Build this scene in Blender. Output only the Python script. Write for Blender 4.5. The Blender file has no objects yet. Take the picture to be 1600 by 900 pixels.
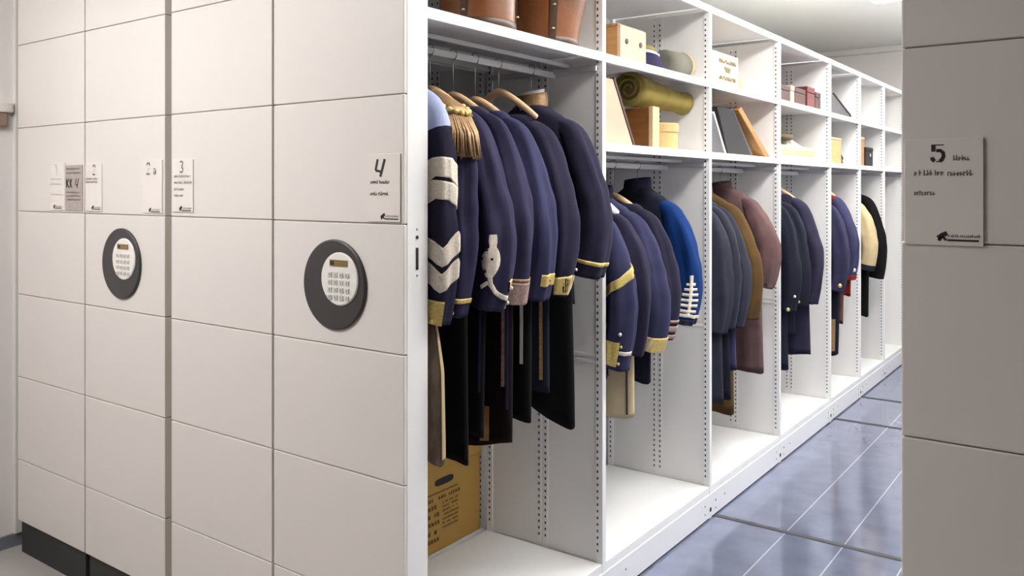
import bpy, math, random
import numpy as np
from mathutils import Vector, Matrix, noise
random.seed(7)
C = bpy.context.scene.collection
PI = math.pi
H = 1.54                      # eye height
XF = -1.55                    # front plane of the open shelving
Y0 = 1.642                    # plane of the end panels
BAYS = [1.724, 2.714, 3.710, 4.695, 5.708, 6.488, 7.260, 8.040]

# ------------------------------------------------------------------ materials
def lin(c):
    return tuple(((v/255)/12.92 if v/255 <= .04045 else ((v/255+.055)/1.055)**2.4) for v in c) + (1,)
def mat(name, rgb, rough=.6, metal=0, spec=.5, sheen=0, noise_scale=0, noise_amt=0, bump=0, bump_scale=300, emit=0, stretch=None):
    m = bpy.data.materials.new(name); m.use_nodes = True
    nt = m.node_tree; b = nt.nodes['Principled BSDF']
    b.inputs['Base Color'].default_value = lin(rgb)
    b.inputs['Roughness'].default_value = rough
    b.inputs['Metallic'].default_value = metal
    b.inputs['Specular IOR Level'].default_value = spec
    if sheen:
        b.inputs['Sheen Weight'].default_value = sheen
        b.inputs['Sheen Roughness'].default_value = .45
        b.inputs['Sheen Tint'].default_value = lin(tuple(min(255, v*1.5+60) for v in rgb))
    if emit:
        b.inputs['Emission Color'].default_value = lin(rgb); b.inputs['Emission Strength'].default_value = emit
    tc = nt.nodes.new('ShaderNodeTexCoord')
    vec = tc.outputs['Object']
    if stretch:
        mp = nt.nodes.new('ShaderNodeMapping'); mp.inputs['Scale'].default_value = stretch
        nt.links.new(vec, mp.inputs['Vector']); vec = mp.outputs['Vector']
    if noise_amt:
        n = nt.nodes.new('ShaderNodeTexNoise'); n.inputs['Scale'].default_value = noise_scale; n.inputs['Detail'].default_value = 5
        nt.links.new(vec, n.inputs['Vector'])
        mx = nt.nodes.new('ShaderNodeMix'); mx.data_type = 'RGBA'
        k = noise_amt
        mx.inputs['A'].default_value = lin(tuple(max(0, v*(1-k)) for v in rgb))
        mx.inputs['B'].default_value = lin(tuple(min(255, v*(1+k)) for v in rgb))
        nt.links.new(n.outputs['Fac'], mx.inputs['Factor']); nt.links.new(mx.outputs['Result'], b.inputs['Base Color'])
    if bump:
        n2 = nt.nodes.new('ShaderNodeTexNoise'); n2.inputs['Scale'].default_value = bump_scale; n2.inputs['Detail'].default_value = 3
        nt.links.new(vec, n2.inputs['Vector'])
        bp = nt.nodes.new('ShaderNodeBump'); bp.inputs['Strength'].default_value = bump; bp.inputs['Distance'].default_value = .002
        nt.links.new(n2.outputs['Fac'], bp.inputs['Height']); nt.links.new(bp.outputs['Normal'], b.inputs['Normal'])
    return m
def cloth(name, rgb, sheen=.06, n=.14):
    return mat(name, rgb, rough=.95, spec=.12, sheen=sheen, noise_scale=14, noise_amt=n, bump=.35, bump_scale=420)
M = {}
M['panel'] = mat('cream_laminate', (226, 221, 217), .42, noise_scale=2.5, noise_amt=.012)
M['panel_core'] = mat('laminate_joint', (186, 178, 170), .8)
M['white'] = mat('white_powder_coat', (238, 238, 239), .38)
M['greywhite'] = mat('pale_grey_powder_coat', (230, 228, 227), .5)
M['slot'] = mat('slot_shadow_gap', (80, 76, 75), .9)
M['dark'] = mat('charcoal_plastic', (58, 54, 54), .45)
M['black'] = mat('black_plastic', (26, 26, 27), .5)
M['plinth'] = mat('dark_plinth', (44, 47, 45), .6)
M['rubber'] = mat('olive_rubber_seal', (158, 150, 132), .7)
M['keywhite'] = mat('keypad_white', (236, 233, 228), .35)
M['keygrey'] = mat('key_grey', (205, 202, 198), .4)
M['display'] = mat('amber_display', (128, 104, 58), .25)
M['sign'] = mat('acrylic_sign', (232, 226, 221), .25)
M['notice'] = mat('grey_notice_print', (176, 166, 160), .6, noise_scale=60, noise_amt=.1)
M['ink'] = mat('dark_print', (40, 32, 32), .6)
M['inkgrey'] = mat('grey_print', (120, 112, 108), .6)
M['metal'] = mat('zinc_steel', (150, 150, 152), .3, metal=.9)
M['railwhite'] = mat('grey_rail_paint', (190, 190, 194), .35)
M['wallpaint'] = mat('wall_paint', (236, 231, 229), .8, noise_scale=3, noise_amt=.015)
M['walldark'] = mat('grey_wall_paint', (88, 86, 86), .85)
M['ceil'] = mat('ceiling_paint', (236, 235, 231), .85, noise_scale=1.2, noise_amt=.02)
M['cornice'] = mat('cornice_paint', (226, 224, 220), .6)
M['navy'] = cloth('navy_wool', (47, 45, 69))
M['navy2'] = cloth('deep_navy_wool', (41, 39, 57))
M['navy3'] = cloth('slate_navy_wool', (51, 52, 80))
M['inkblue'] = cloth('blue_black_wool', (29, 31, 43))
M['blackwool'] = cloth('black_wool', (15, 15, 16), sheen=.06)
M['royal'] = cloth('royal_blue_wool', (14, 44, 96))
M['greyblue'] = cloth('grey_blue_wool', (48, 49, 61))
M['tanwool'] = cloth('olive_tan_wool', (80, 61, 36))
M['mauve'] = cloth('mauve_brown_wool', (90, 69, 70))
M['brownwool'] = cloth('brown_wool', (92, 62, 55))
M['redwool'] = cloth('crimson_wool', (112, 34, 32))
M['maroon'] = cloth('maroon_black_wool', (24, 15, 17), sheen=.08)
M['periwinkle'] = cloth('pale_blue_wool', (164, 174, 212))
M['creamcloth'] = cloth('cream_cloth', (180, 162, 128), n=.08)
M['beige'] = cloth('beige_linen', (196, 180, 148), n=.1)
M['whitecloth'] = cloth('white_padding', (232, 230, 226), n=.05)
M['fur'] = mat('grey_brown_fur', (98, 84, 72), .95, noise_scale=60, noise_amt=.5, bump=1, bump_scale=160, stretch=(1, 1, .25))
M['olivecloth'] = cloth('olive_felt', (124, 110, 60), n=.2)
M['greycloth'] = cloth('grey_felt', (108, 106, 98), n=.12)
M['gold'] = mat('gold_braid', (206, 176, 108), .45, metal=.35, noise_scale=180, noise_amt=.3, bump=.6, bump_scale=300)
M['oldgold'] = mat('tarnished_gold_bullion', (140, 112, 80), .5, metal=.35, noise_scale=120, noise_amt=.4, bump=.6)
M['cream'] = mat('cream_braid', (224, 212, 198), .75, noise_scale=140, noise_amt=.15, bump=.7, bump_scale=260)
M['lace'] = mat('brown_silver_lace', (142, 118, 112), .6, metal=.15, noise_scale=110, noise_amt=.45, bump=.8)
M['brass'] = mat('brass_button', (212, 194, 130), .35, metal=.7)
M['pearl'] = mat('silver_button', (226, 226, 224), .25, metal=.4)
M['wood'] = mat('pale_hanger_wood', (220, 186, 148), .5, noise_scale=20, noise_amt=.1, stretch=(1, 12, 12))
M['woodlight'] = mat('light_plywood', (190, 160, 126), .6, noise_scale=9, noise_amt=.07, stretch=(1, 1, 8))
M['woodbrown'] = mat('stained_wood', (108, 66, 28), .5, noise_scale=8, noise_amt=.25, stretch=(1, 1, 9))
M['woodhoney'] = mat('honey_wood', (156, 112, 62), .5, noise_scale=8, noise_amt=.2, stretch=(1, 1, 9))
M['pinkcard'] = mat('pale_pink_card', (186, 154, 134), .75, noise_scale=6, noise_amt=.04)
M['leather'] = mat('brown_leather', (98, 58, 31), .38, noise_scale=9, noise_amt=.45, bump=.5, bump_scale=60)
M['leatherdark'] = mat('dark_brown_leather', (60, 38, 24), .45, noise_scale=12, noise_amt=.3)
M['cardboard'] = mat('brown_cardboard', (176, 138, 70), .85, noise_scale=5, noise_amt=.06)
M['cardink'] = mat('cardboard_print', (98, 72, 34), .85)
M['creambox'] = mat('cream_carton', (194, 180, 148), .7, noise_scale=5, noise_amt=.03)
M['boxprint'] = mat('box_print', (84, 70, 50), .8)
M['roundbox'] = mat('tan_chipwood', (186, 152, 102), .6, noise_scale=6, noise_amt=.1, stretch=(1, 1, 6))
M['blackboard'] = mat('black_leatherette', (24, 23, 28), .8, noise_scale=8, noise_amt=.2)
M['greyboard'] = mat('grey_board', (78, 75, 80), .8, noise_scale=10, noise_amt=.15)
M['redbox'] = mat('dark_red_leather', (84, 26, 30), .5, noise_scale=8, noise_amt=.2)
M['brownbox'] = mat('dark_brown_board', (58, 32, 31), .55, noise_scale=8, noise_amt=.2)
M['whitebox'] = mat('white_carton', (236, 234, 230), .6)
M['plume'] = mat('white_feather', (220, 216, 208), .9, bump=1, bump_scale=60)
M['dustbrown'] = mat('dusty_brown', (112, 88, 62), .8)
M['trunkbrown'] = mat('warm_brown_trim', (150, 128, 112), .6)
M['baseblue'] = mat('grey_blue_vinyl', (120, 124, 132), .5)
M['groove'] = mat('track_and_gap_shadow', (62, 62, 70), .6)
M['lamp'] = mat('lamp_diffuser', (255, 253, 248), .5, emit=9)
M['lampcase'] = mat('lamp_housing', (235, 235, 232), .5)

def floor_material(name, rgb, line_rgb, x0, pitch, rough, metal):
    m = mat(name, rgb, rough, metal, noise_scale=7, noise_amt=.16)
    nt = m.node_tree; b = nt.nodes['Principled BSDF']
    src = b.inputs['Base Color'].links[0].from_socket
    tc = nt.nodes['Texture Coordinate']
    sp = nt.nodes.new('ShaderNodeSeparateXYZ'); nt.links.new(tc.outputs['Object'], sp.inputs[0])
    def math_(op, a, bb):
        n = nt.nodes.new('ShaderNodeMath'); n.operation = op
        for i, v in enumerate((a, bb)):
            if isinstance(v, (int, float)): n.inputs[i].default_value = v
            else: nt.links.new(v, n.inputs[i])
        return n.outputs[0]
    a = math_('ADD', sp.outputs['X'], 40*pitch - x0)
    a = math_('MODULO', a, pitch)
    l = math_('MULTIPLY', math_('LESS_THAN', a, .0055), math_('GREATER_THAN', sp.outputs['X'], x0-.02))
    mx = nt.nodes.new('ShaderNodeMix'); mx.data_type = 'RGBA'
    nt.links.new(l, mx.inputs['Factor']); nt.links.new(src, mx.inputs['A']); mx.inputs['B'].default_value = lin(line_rgb)
    nt.links.new(mx.outputs['Result'], b.inputs['Base Color'])
    n = nt.nodes.new('ShaderNodeTexNoise'); n.inputs['Scale'].default_value = 26; n.inputs['Detail'].default_value = 6
    nt.links.new(tc.outputs['Object'], n.inputs['Vector'])
    r = nt.nodes.new('ShaderNodeMapRange'); r.inputs['To Min'].default_value = rough*.7; r.inputs['To Max'].default_value = rough*1.5
    nt.links.new(n.outputs['Fac'], r.inputs['Value']); nt.links.new(r.outputs['Result'], b.inputs['Roughness'])
    return m
M['aislefloor'] = floor_material('blue_grey_sheet_floor', (138, 144, 168), (214, 217, 230), -1.217, .247, .11, .5)
M['frontfloor'] = mat('pale_grey_floor', (168, 162, 158), .4, noise_scale=6, noise_amt=.04)

# ------------------------------------------------------------------ mesh builder
class MB:
    def __init__(s): s.v = []; s.f = []; s.m = []; s.mats = []
    def mi(s, m):
        if m not in s.mats: s.mats.append(m)
        return s.mats.index(m)
    def add(s, vs, fs, m):
        o = len(s.v); i = s.mi(m)
        s.v += [tuple(map(float, p)) for p in vs]
        for f in fs: s.f.append(tuple(o+k for k in f)); s.m.append(i)
        return s
    def box(s, x0, x1, y0, y1, z0, z1, m):
        vs = [(x, y, z) for x in (x0, x1) for y in (y0, y1) for z in (z0, z1)]
        return s.add(vs, [(0, 1, 3, 2), (4, 6, 7, 5), (0, 4, 5, 1), (2, 3, 7, 6), (0, 2, 6, 4), (1, 5, 7, 3)], m)
    def prism(s, poly, axis, a, b, m):
        """polygon extruded along axis; the two polygon coordinates are the remaining axes in order"""
        def P(p, t):
            q = [p[0], p[1]]; q.insert(axis, t); return q
        n = len(poly)
        vs = [P(p, a) for p in poly] + [P(p, b) for p in poly]
        fs = [tuple(range(n)), tuple(range(2*n-1, n-1, -1))] + [(i, n+i, n+(i+1) % n, (i+1) % n) for i in range(n)]
        return s.add(vs, fs, m)
    def rings(s, R, m, cap0=True, cap1=True, closed=True):
        n = len(R[0]); vs = [p for r in R for p in r]; fs = []
        for i in range(len(R)-1):
            for j in range(n if closed else n-1):
                k = (j+1) % n
                fs.append((i*n+j, i*n+k, (i+1)*n+k, (i+1)*n+j))
        if cap0: fs.append(tuple(range(n-1, -1, -1)))
        if cap1: fs.append(tuple((len(R)-1)*n+j for j in range(n)))
        return s.add(vs, fs, m)
    def tube(s, pts, r, m, n=8, caps=True):
        pts = [Vector(p) for p in pts]; R = []; up = Vector((0, 0, 1))
        for i, p in enumerate(pts):
            t = (pts[min(i+1, len(pts)-1)]-pts[max(i-1, 0)]).normalized()
            a = t.cross(up)
            if a.length < .05: a = t.cross(Vector((0, 1, 0)))
            a.normalize(); b = t.cross(a)
            rr = r[i] if isinstance(r, (list, tuple)) else r
            R.append([p+(a*math.cos(2*PI*k/n)+b*math.sin(2*PI*k/n))*rr for k in range(n)])
        return s.rings(R, m, caps, caps)
    def lathe(s, prof, c, m, n=32, axis=2, caps=True):
        R = []
        for r, h in prof:
            ring = []
            for k in range(n):
                a = 2*PI*k/n; u, v = r*math.cos(a), r*math.sin(a)
                ring.append((c[0]+u, c[1]+v, c[2]+h) if axis == 2 else ((c[0]+u, c[1]+h, c[2]+v) if axis == 1 else (c[0]+h, c[1]+u, c[2]+v)))
            R.append(ring)
        return s.rings(R, m, caps, caps)
    def build(s, name, parent=None, smooth=False, bevel=0, loc=None):
        me = bpy.data.meshes.new(name); me.from_pydata(s.v, [], s.f)
        for m in s.mats: me.materials.append(m)
        me.polygons.foreach_set('material_index', s.m)
        me.update(); me.validate()
        import bmesh
        bm = bmesh.new(); bm.from_mesh(me); bmesh.ops.recalc_face_normals(bm, faces=bm.faces); bm.to_mesh(me); bm.free()
        if smooth: me.polygons.foreach_set('use_smooth', [True]*len(me.polygons))
        o = bpy.data.objects.new(name, me); C.objects.link(o)
        if parent: o.parent = parent
        if loc: o.location = loc
        if bevel:
            b = o.modifiers.new('bevel', 'BEVEL'); b.width = bevel; b.segments = 2; b.limit_method = 'ANGLE'
        return o
def tag(o, label=None, cat=None, group=None, kind=None):
    if label: o['label'] = label
    if cat: o['category'] = cat
    if group: o['group'] = group
    if kind: o['kind'] = kind
    return o
def thing(name, label, cat, loc=(0, 0, 0), group=None, rz=0):
    o = bpy.data.objects.new(name, None); C.objects.link(o); o.location = loc; o.rotation_euler[2] = rz
    o.empty_display_size = .1
    return tag(o, label, cat, group)
def struct(name, mb, **k): return tag(mb.build(name, **k), kind='structure')

# ------------------------------------------------------------------ the room
ZC = 2.9; XL = -3.86; XR = 2.6; YB = 8.67; YN = -3.2
struct('floor', MB().box(XL, XR, YN, 1.70, -.05, 0, M['frontfloor']))
struct('floor_aisle', MB().box(XL, XR, 1.70, YB, -.05, 0, M['aislefloor']))
struct('ceiling', MB().box(XL, XR, YN, YB, ZC, ZC+.05, M['ceil']))
struct('wall_left', MB().box(XL-.1, XL, YN, YB, -.05, ZC, M['wallpaint']))
struct('wall_right', MB().box(XR, XR+.1, YN, YB, -.05, ZC, M['walldark']))
struct('wall_back', MB().box(XL, XR, YB, YB+.1, -.05, ZC, M['wallpaint']))
struct('wall_front', MB().box(XL, XR, YN-.1, YN, -.05, ZC, M['walldark']))
struct('trim_1', MB().box(XL, XR, YB-.09, YB, ZC-.055, ZC, M['cornice']), bevel=.008)
struct('baseboard_left', MB().box(XL, XL+.012, YN, 1.70, 0, .055, M['baseblue']))
struct('trim_2', MB().box(XL, XL+.022, 1.655, 1.70, .055, ZC, M['cornice']), bevel=.004)
for i, (y, w) in enumerate(((3.757, .03), (5.80, .034), (6.52, .034))):
    struct('trim_%d' % (3+i), MB().box(-1.57, -.30, y-w/2, y+w/2, -.004, .0025, M['groove']))
struct('trim_6', MB().box(-1.60, -1.562, 1.72, 8.04, -.004, .003, M['groove']))  # dark strip painting in the gap shadow along the foot of unit 4

# ------------------------------------------------------------------ lettering helpers (drawn on planes y = const)
DIG = {   # stencil digits as strokes in a unit box: (points, width)
 '5': [([(.22, 1), (.22, .60)], .24), ([(.22, .97), (.85, .97)], .07), ([(.40, .64), (.62, .66), (.80, .52), (.82, .32), (.70, .12), (.58, .05)], .22), ([(.58, .04), (.40, .03)], .08), ([(.14, .28), (.18, .14), (.30, .06)], .24)],
 '4': [([(.30, 1), (.14, .36)], .16), ([(.14, .36), (.52, .30)], .13), ([(.84, 1), (.62, .34), (.50, 0)], .18)],
 '3': [([(.25, .9), (.5, .98), (.75, .85), (.7, .66), (.5, .55)], .17), ([(.5, .5), (.75, .36), (.72, .12), (.45, .02), (.22, .12)], .18)],
 '2': [([(.22, .78), (.38, .97), (.7, .93), (.76, .74)], .2), ([(.3, .2), (.2, .04), (.8, .04)], .18), ([(.7, .55), (.42, .3)], .05)],
 'a': [([(.25, .42), (.5, .48), (.62, .36), (.62, .02)], .14), ([(.6, .24), (.36, .24), (.24, .12), (.36, .02), (.6, .08)], .12)],
 '1': [([(.3, .8), (.52, 1), (.52, 0)], .15)],
 'K': [([(.2, 1), (.2, 0)], .26), ([(.75, 1), (.35, .5), (.78, 0)], .26)],
}
def stroke(mb, pts, w, ox, oz, sx, sz, y, m):
    P = [Vector((ox+p[0]*sx, oz+p[1]*sz)) for p in pts]; W = w*min(sx, sz*1.2)/2
    L = []; R = []
    for i, p in enumerate(P):
        t = (P[min(i+1, len(P)-1)]-P[max(i-1, 0)]).normalized(); nrm = Vector((-t.y, t.x))
        L.append(p+nrm*W); R.append(p-nrm*W)
    poly = L+R[::-1]; n = len(P); vs = []
    for a, b in zip(L, R): vs += [(a.x, y, a.y), (b.x, y, b.y)]
    mb.add(vs, [(2*i, 2*i+1, 2*i+3, 2*i+2) for i in range(n-1)], m)
def digit(mb, ch, x, z, w, h, y, m):
    for pts, sw in DIG[ch]: stroke(mb, pts, sw, x, z, w, h, y, m)
def scribble(mb, x0, x1, z, h, y, m, rng):
    """a line of tiny unreadable lettering"""
    x = x0
    while x < x1:
        w = rng.uniform(.35, .6)*h
        if rng.random() < .12: x += h*.5; continue
        hh = h*(1.45 if rng.random() < .25 else 1)
        stroke(mb, [(0, 0), (0, 1)], .28, x, z, h, hh, y, m)
        stroke(mb, [(0, rng.choice((.1, .9, .5))), (w/h, rng.choice((.1, .9, .5)))], .25, x, z, h, h, y, m)
        x += w+h*.22
def logo(mb, x0, x1, z, h, y):
    m = M['ink']
    k = h*1.3
    stroke(mb, [(.0, .35), (.5, .75), (1.0, 1.0)], .5, x0, z, k, h*1.2, y, m)
    stroke(mb, [(.1, .0), (.35, .5)], .35, x0, z, k, h, y, m)
    stroke(mb, [(.45, .75), (.9, .1)], .3, x0, z, k, h, y, m)
    scribble(mb, x0+k*1.15, x1, z+h*.55, h*.36, y, M['inkgrey'], random.Random(3))
    xm = x0+k*1.0; zb = z+h*.12
    stroke(mb, [(0, 0), (x1-xm, 0)], .0034, xm, zb, 1, 1, y, m)
def plate(parent, x0, x1, z0, z1, y, m=None, name='sign'):
    return MB().box(x0, x1, y-.004, y, z0, z1, m or M['sign']).build(name, parent, bevel=.0008)

# ------------------------------------------------------------------ mobile shelving
SEAMS = [.136, .393, .743, 1.092, 1.443, 1.793, 2.143, 2.43]
def end_panel(parent, x0, x1):
    mb = MB()
    mb.box(x0+.004, x1-.004, Y0+.006, Y0+.064, SEAMS[0], SEAMS[-1], M['panel_core'])
    for a, b in zip(SEAMS[:-1], SEAMS[1:]):
        mb.box(x0, x1, Y0, Y0+.07, a+.0013, b-.0013, M['panel'])
    o = mb.build('end_panel', parent, bevel=.0025)
    MB().box(x0+.01, x1-.01, Y0+.012, Y0+.06, .0, SEAMS[0], M['plinth']).build('plinth', parent)
    return o
def divider(parent, y, xf, xb, dense=True):
    mb = MB(); w = M['white']; g = M['greywhite']
    s = 1 if xf > xb else -1
    mb.box(xb, xf-s*.012, y-.008, y+.008, .12, 2.365, g)
    for x in (xf-s*.028, xb):                                    # front and rear uprights
        a, b = sorted((x, x+s*.028)); mb.box(a, b, y-.0125, y+.0125, .0, 2.392, w)
    xm = (xf+xb)/2
    for x in (xm-.026, xm+.004):
        mb.box(x, x+.022, y-.0105, y+.0105, .12, 2.365, g)
    for zz in (.895, .918):
        a, b = sorted((xf-s*.03, xb)); mb.box(a, b, y-.011, y+.011, zz-.005, zz+.005, g)
    cols = [xf-s*.021, xm-.015, xm+.015, xb+s*.014]
    vs = []; fs = []
    for k, x in enumerate(cols):
        hy = .0129 if k in (0, 3) else .0109
        z = .19
        while z < 2.33:
            for sy in ((-1, 1) if dense else (-1,)):
                i = len(vs)
                vs += [(x-.0035, y+sy*hy, z), (x+.0035, y+sy*hy, z), (x+.0035, y+sy*hy, z+.010), (x-.0035, y+sy*hy, z+.010)]
                fs.append((i, i+1, i+2, i+3))
            z += .0245
    mb.add(vs, fs, M['slot'])
    return mb.build('upright_divider', parent)
def shelf(parent, y0, y1, xf, xb, ztop, name='shelf'):
    mb = MB(); w = M['white']; s = 1 if xf > xb else -1
    a, b = sorted((xf, xb))
    mb.box(a, b, y0, y1, ztop-.007, ztop, w)
    p, q = sorted((xf, xf-s*.014)); mb.box(p, q, y0, y1, ztop-.032, ztop-.0065, w)
    p, q = sorted((xb, xb+s*.012)); mb.box(p, q, y0, y1, ztop-.030, ztop-.0065, w)
    return mb.build(name, parent, bevel=.0015)

def carcass(parent, xf, xb, full):
    """dividers, decks, shelves and tops of one unit between front plane xf and rear plane xb"""
    s = 1 if xf > xb else -1
    for i, y in enumerate(BAYS): divider(parent, y, xf, xb, full)
    for i in range(len(BAYS)-1):
        y0, y1 = BAYS[i]+.0128, BAYS[i+1]-.0128
        shelf(parent, y0, y1, xf-s*.001, xb, .150, 'base_deck')
        shelf(parent, y0, y1, xf-s*.001, xb, 2.042)
        if i > 0: shelf(parent, y0, y1, xf-s*.001, xb, 1.709)
        shelf(parent, y0, y1, xf-s*.001, xb, 2.392, 'top_panel')
    a, b = sorted((xf+s*.004, xf-s*.02))
    mb = MB().box(a, b, BAYS[0]-.012, BAYS[-1]+.012, .010, .116, M['white'])
    xx = xf+s*.0045
    for y in BAYS:
        for dy, dz, r, m in ((-.012, .045, .0105, M['black']), (-.075, .078, .004, M['metal']), (-.075, .04, .004, M['metal']), (.05, .072, .005, M['metal']), (.05, .035, .004, M['metal']), (.16, .07, .004, M['metal'])):
            if y+dy < BAYS[0]: continue
            mb.lathe([(r, -.004), (r, .0012)], (xx, y+dy, dz), m, 12, axis=0)
    mb.build('base_fascia', parent)

def dial(parent, xc):
    zc = 1.2645; r = .129; yy = Y0
    base = MB().lathe([(r, 0), (r, -.006), (r-.004, -.009), (.05, -.010)], (xc, yy, zc), M['dark'], 64, axis=1).build('control_dial', parent, smooth=False)
    ix, iz, ir = xc+.030, zc+.0185, .0755
    kp = MB().lathe([(ir, -.009), (ir, -.012), (ir-.003, -.0145), (.01, -.015)], (ix, yy, iz), M['keywhite'], 48, axis=1).build('keypad', base)
    kp['label'] = 'round white keypad'
    MB().box(ix-.036, ix+.036, yy-.0165, yy-.014, iz+.036, iz+.054, M['display']).box(ix-.033, ix-.018, yy-.0168, yy-.016, iz+.040, iz+.050, M['ink']).build('display', base)
    for r_ in range(4):
        for c_ in range(4):
            kx = ix-.036+c_*.0235; kz = iz+.012-r_*.0215
            MB().box(kx-.0075, kx+.0075, yy-.0172, yy-.0145, kz-.0062, kz+.0062, M['keygrey']).box(kx-.0016, kx+.0016, yy-.0175, yy-.017, kz-.0024, kz+.0024, M['inkgrey']).build('key', base)

cab_x = {1: (-3.780, -3.229), 2: (-3.220, -2.680), 3: (-2.640, -2.101), 4: (-2.092, -1.550), 5: (-.322, .230)}
cabs = {}
LAB = {1: 'mobile shelving unit with a grey notice on its end panel, against the left wall',
       2: 'mobile shelving unit with a black dial and signs 2 and 2a, second from left wall',
       3: 'mobile shelving unit numbered 3, no dial, between the two units with black dials',
       4: 'open mobile shelving unit numbered 4 with hanging uniforms and a black dial',
       5: 'mobile shelving unit numbered 5, plain end panel closing the right side of the aisle'}
for n, (x0, x1) in cab_x.items():
    c = cabs[n] = thing('mobile_shelving', LAB[n], 'shelving', ((x0+x1)/2, Y0, 0), 'mobile shelving units in a row')
    c.location = (0, 0, 0)
    end_panel(c, x0, x1)
    if n == 4: carcass(c, XF, x0+.002, True)
    elif n == 3: carcass(c, x1-.002, x0, False)
    elif n == 5:
        carcass(c, x1-.012, x0+.012, False)
        MB().box(x0, x0+.010, BAYS[0]-.012, BAYS[-1]+.012, .02, 2.392, M['white']).build('bounce_sheet', c)  # unseen white sheet added to bounce light across the aisle
    else:
        for y in BAYS: MB().box(x0+.005, x1-.005, y-.01, y+.01, 0, 2.39, M['greywhite']).build('upright_divider', c)
        for z in (.15, 2.042, 2.392): MB().box(x0+.005, x1-.005, BAYS[0], BAYS[-1], z-.03, z, M['white']).build('shelf', c)
# rubber seal visible in the wider gap
MB().box(-2.6795, -2.6415, Y0+.035, Y0+.07, .0, 2.43, M['rubber']).build('edge_seal', cabs[2])
# --- unit 4: return strip, aisle light painted on as white, and its lock slot
c4 = cabs[4]
MB().box(XF-.006, XF+.001, Y0+.012, Y0+.0705, .14, 2.43, M['white']).build('lit_return_strip', c4)
mb = MB()
mb.lathe([(.0052, 0), (.0052, .0018)], (XF+.001, 1.692, 1.406), M['black'], 14, axis=0)
mb.box(XF, XF+.0028, 1.6875, 1.6965, 1.318, 1.378, M['black'])
mb.lathe([(.003, 0), (.003, .0015)], (XF+.001, 1.692, 1.302), M['metal'], 10, axis=0)
mb.lathe([(.003, 0), (.003, .0015)], (XF+.001, 1.692, 1.428), M['metal'], 10, axis=0)
mb.build('lock_slot', c4)
dial(cabs[4], -1.8175); dial(cabs[2], -2.9535)
# --- signs
def lettering(parent, fn, name='lettering'):
    mb = MB(); fn(mb); return mb.build(name, parent)
yS = Y0-.0045
def sign(cab, x0, x1, z0, z1, digits, lines, lg, ink='ink', num='ink'):
    p = plate(cab, x0, x1, z0, z1, Y0)
    for ch, x, z, w_, h_ in digits: lettering(p, lambda mb: digit(mb, ch, x, z, w_, h_, yS, M[num]), 'number')
    for k, (a, b, z, h_) in enumerate(lines): lettering(p, lambda mb: scribble(mb, a, b, z, h_, yS, M[ink], random.Random(k+int(-x0*100))), 'lettering')
    lettering(p, lambda mb: logo(mb, lg[0], lg[1], lg[2], lg[3], yS), 'emblem')
    return p
sign(c4, -1.683, -1.5605, 1.449, 1.633, [('4', -1.659, 1.571, .05, .048)], [(-1.671, -1.602, 1.552, .0075), (-1.671, -1.604, 1.520, .0075)], (-1.632, -1.567, 1.455, .012))
sign(cabs[5], -.316, -.191, 1.4395, 1.627, [('5', -.275, 1.586, .027, .031)],
     [(-.240, -.211, 1.588, .0065), (-.299, -.252, 1.5625, .0068), (-.246, -.206, 1.5615, .0068), (-.299, -.267, 1.5275, .0062)], (-.262, -.198, 1.4475, .0115), 'inkgrey')
sign(cabs[3], -2.632, -2.508, 1.4595, 1.636, [('3', -2.590, 1.592, .034, .04)], [(-2.616, -2.52, 1.576, .007), (-2.616, -2.515, 1.555, .007), (-2.616, -2.56, 1.532, .007), (-2.616, -2.56, 1.511, .007)], (-2.585, -2.517, 1.463, .012), 'inkgrey', 'inkgrey')
sign(cabs[2], -3.212, -3.094, 1.4525, 1.632, [('2', -3.163, 1.59, .032, .038)], [(-3.205, -3.12, 1.572, .0065), (-3.205, -3.12, 1.560, .0065)], (-3.163, -3.10, 1.459, .011), 'inkgrey', 'inkgrey')
sign(cabs[2], -2.812, -2.691, 1.4525, 1.638, [('2', -2.794, 1.588, .036, .042), ('a', -2.752, 1.588, .036, .042)], [], (-2.772, -2.704, 1.456, .011), 'inkgrey', 'inkgrey')
sign(cabs[1], -3.490, -3.372, 1.4525, 1.640, [('1', -3.456, 1.592, .034, .04)], [(-3.48, -3.40, z, .006) for z in (1.572, 1.553, 1.512)], (-3.462, -3.395, 1.459, .011), 'keygrey', 'keygrey')
nt_ = plate(cabs[1], -3.364, -3.236, 1.4525, 1.630, Y0, M['notice'], 'notice'); nt_['label'] = 'grey printed notice'
for ch, x, z, w_, h_ in (('K', -3.362, 1.542, .032, .034), ('K', -3.332, 1.542, .024, .034), ('4', -3.290, 1.540, .032, .038)):
    lettering(nt_, lambda mb: digit(mb, ch, x, z, w_, h_, yS, M['ink']), 'number')
for k, z in enumerate((1.612, 1.596, 1.52, 1.506, 1.492)): lettering(nt_, lambda mb: scribble(mb, -3.355, -3.25, z, .006, yS, M['inkgrey'], random.Random(k)))
# --- hanging rails of unit 4
XH = -1.762
for i in range(len(BAYS)-1):
    y0, y1 = BAYS[i]+.0132, BAYS[i+1]-.0132
    zr = 1.972 if i == 0 else 1.638
    MB().box(XH-.006, XH+.006, y0, y1, zr-.012, zr+.012, M['railwhite']).build('hanging_rail', c4, bevel=.003)
    for yy in (y0, y1-.014):
        MB().box(-2.06, XF-.02, yy, yy+.014, zr+.002, zr+.022, M['railwhite']).build('rail_bracket', c4, bevel=.002)
    MB().box(XH+.06, XH+.075, y0, y1, zr+.022, zr+.036, M['railwhite']).build('slide_bar', c4, bevel=.002)
    MB().box(XH-.075, XH-.06, y0, y1, zr+.022, zr+.036, M['railwhite']).build('slide_bar', c4, bevel=.002)

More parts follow.
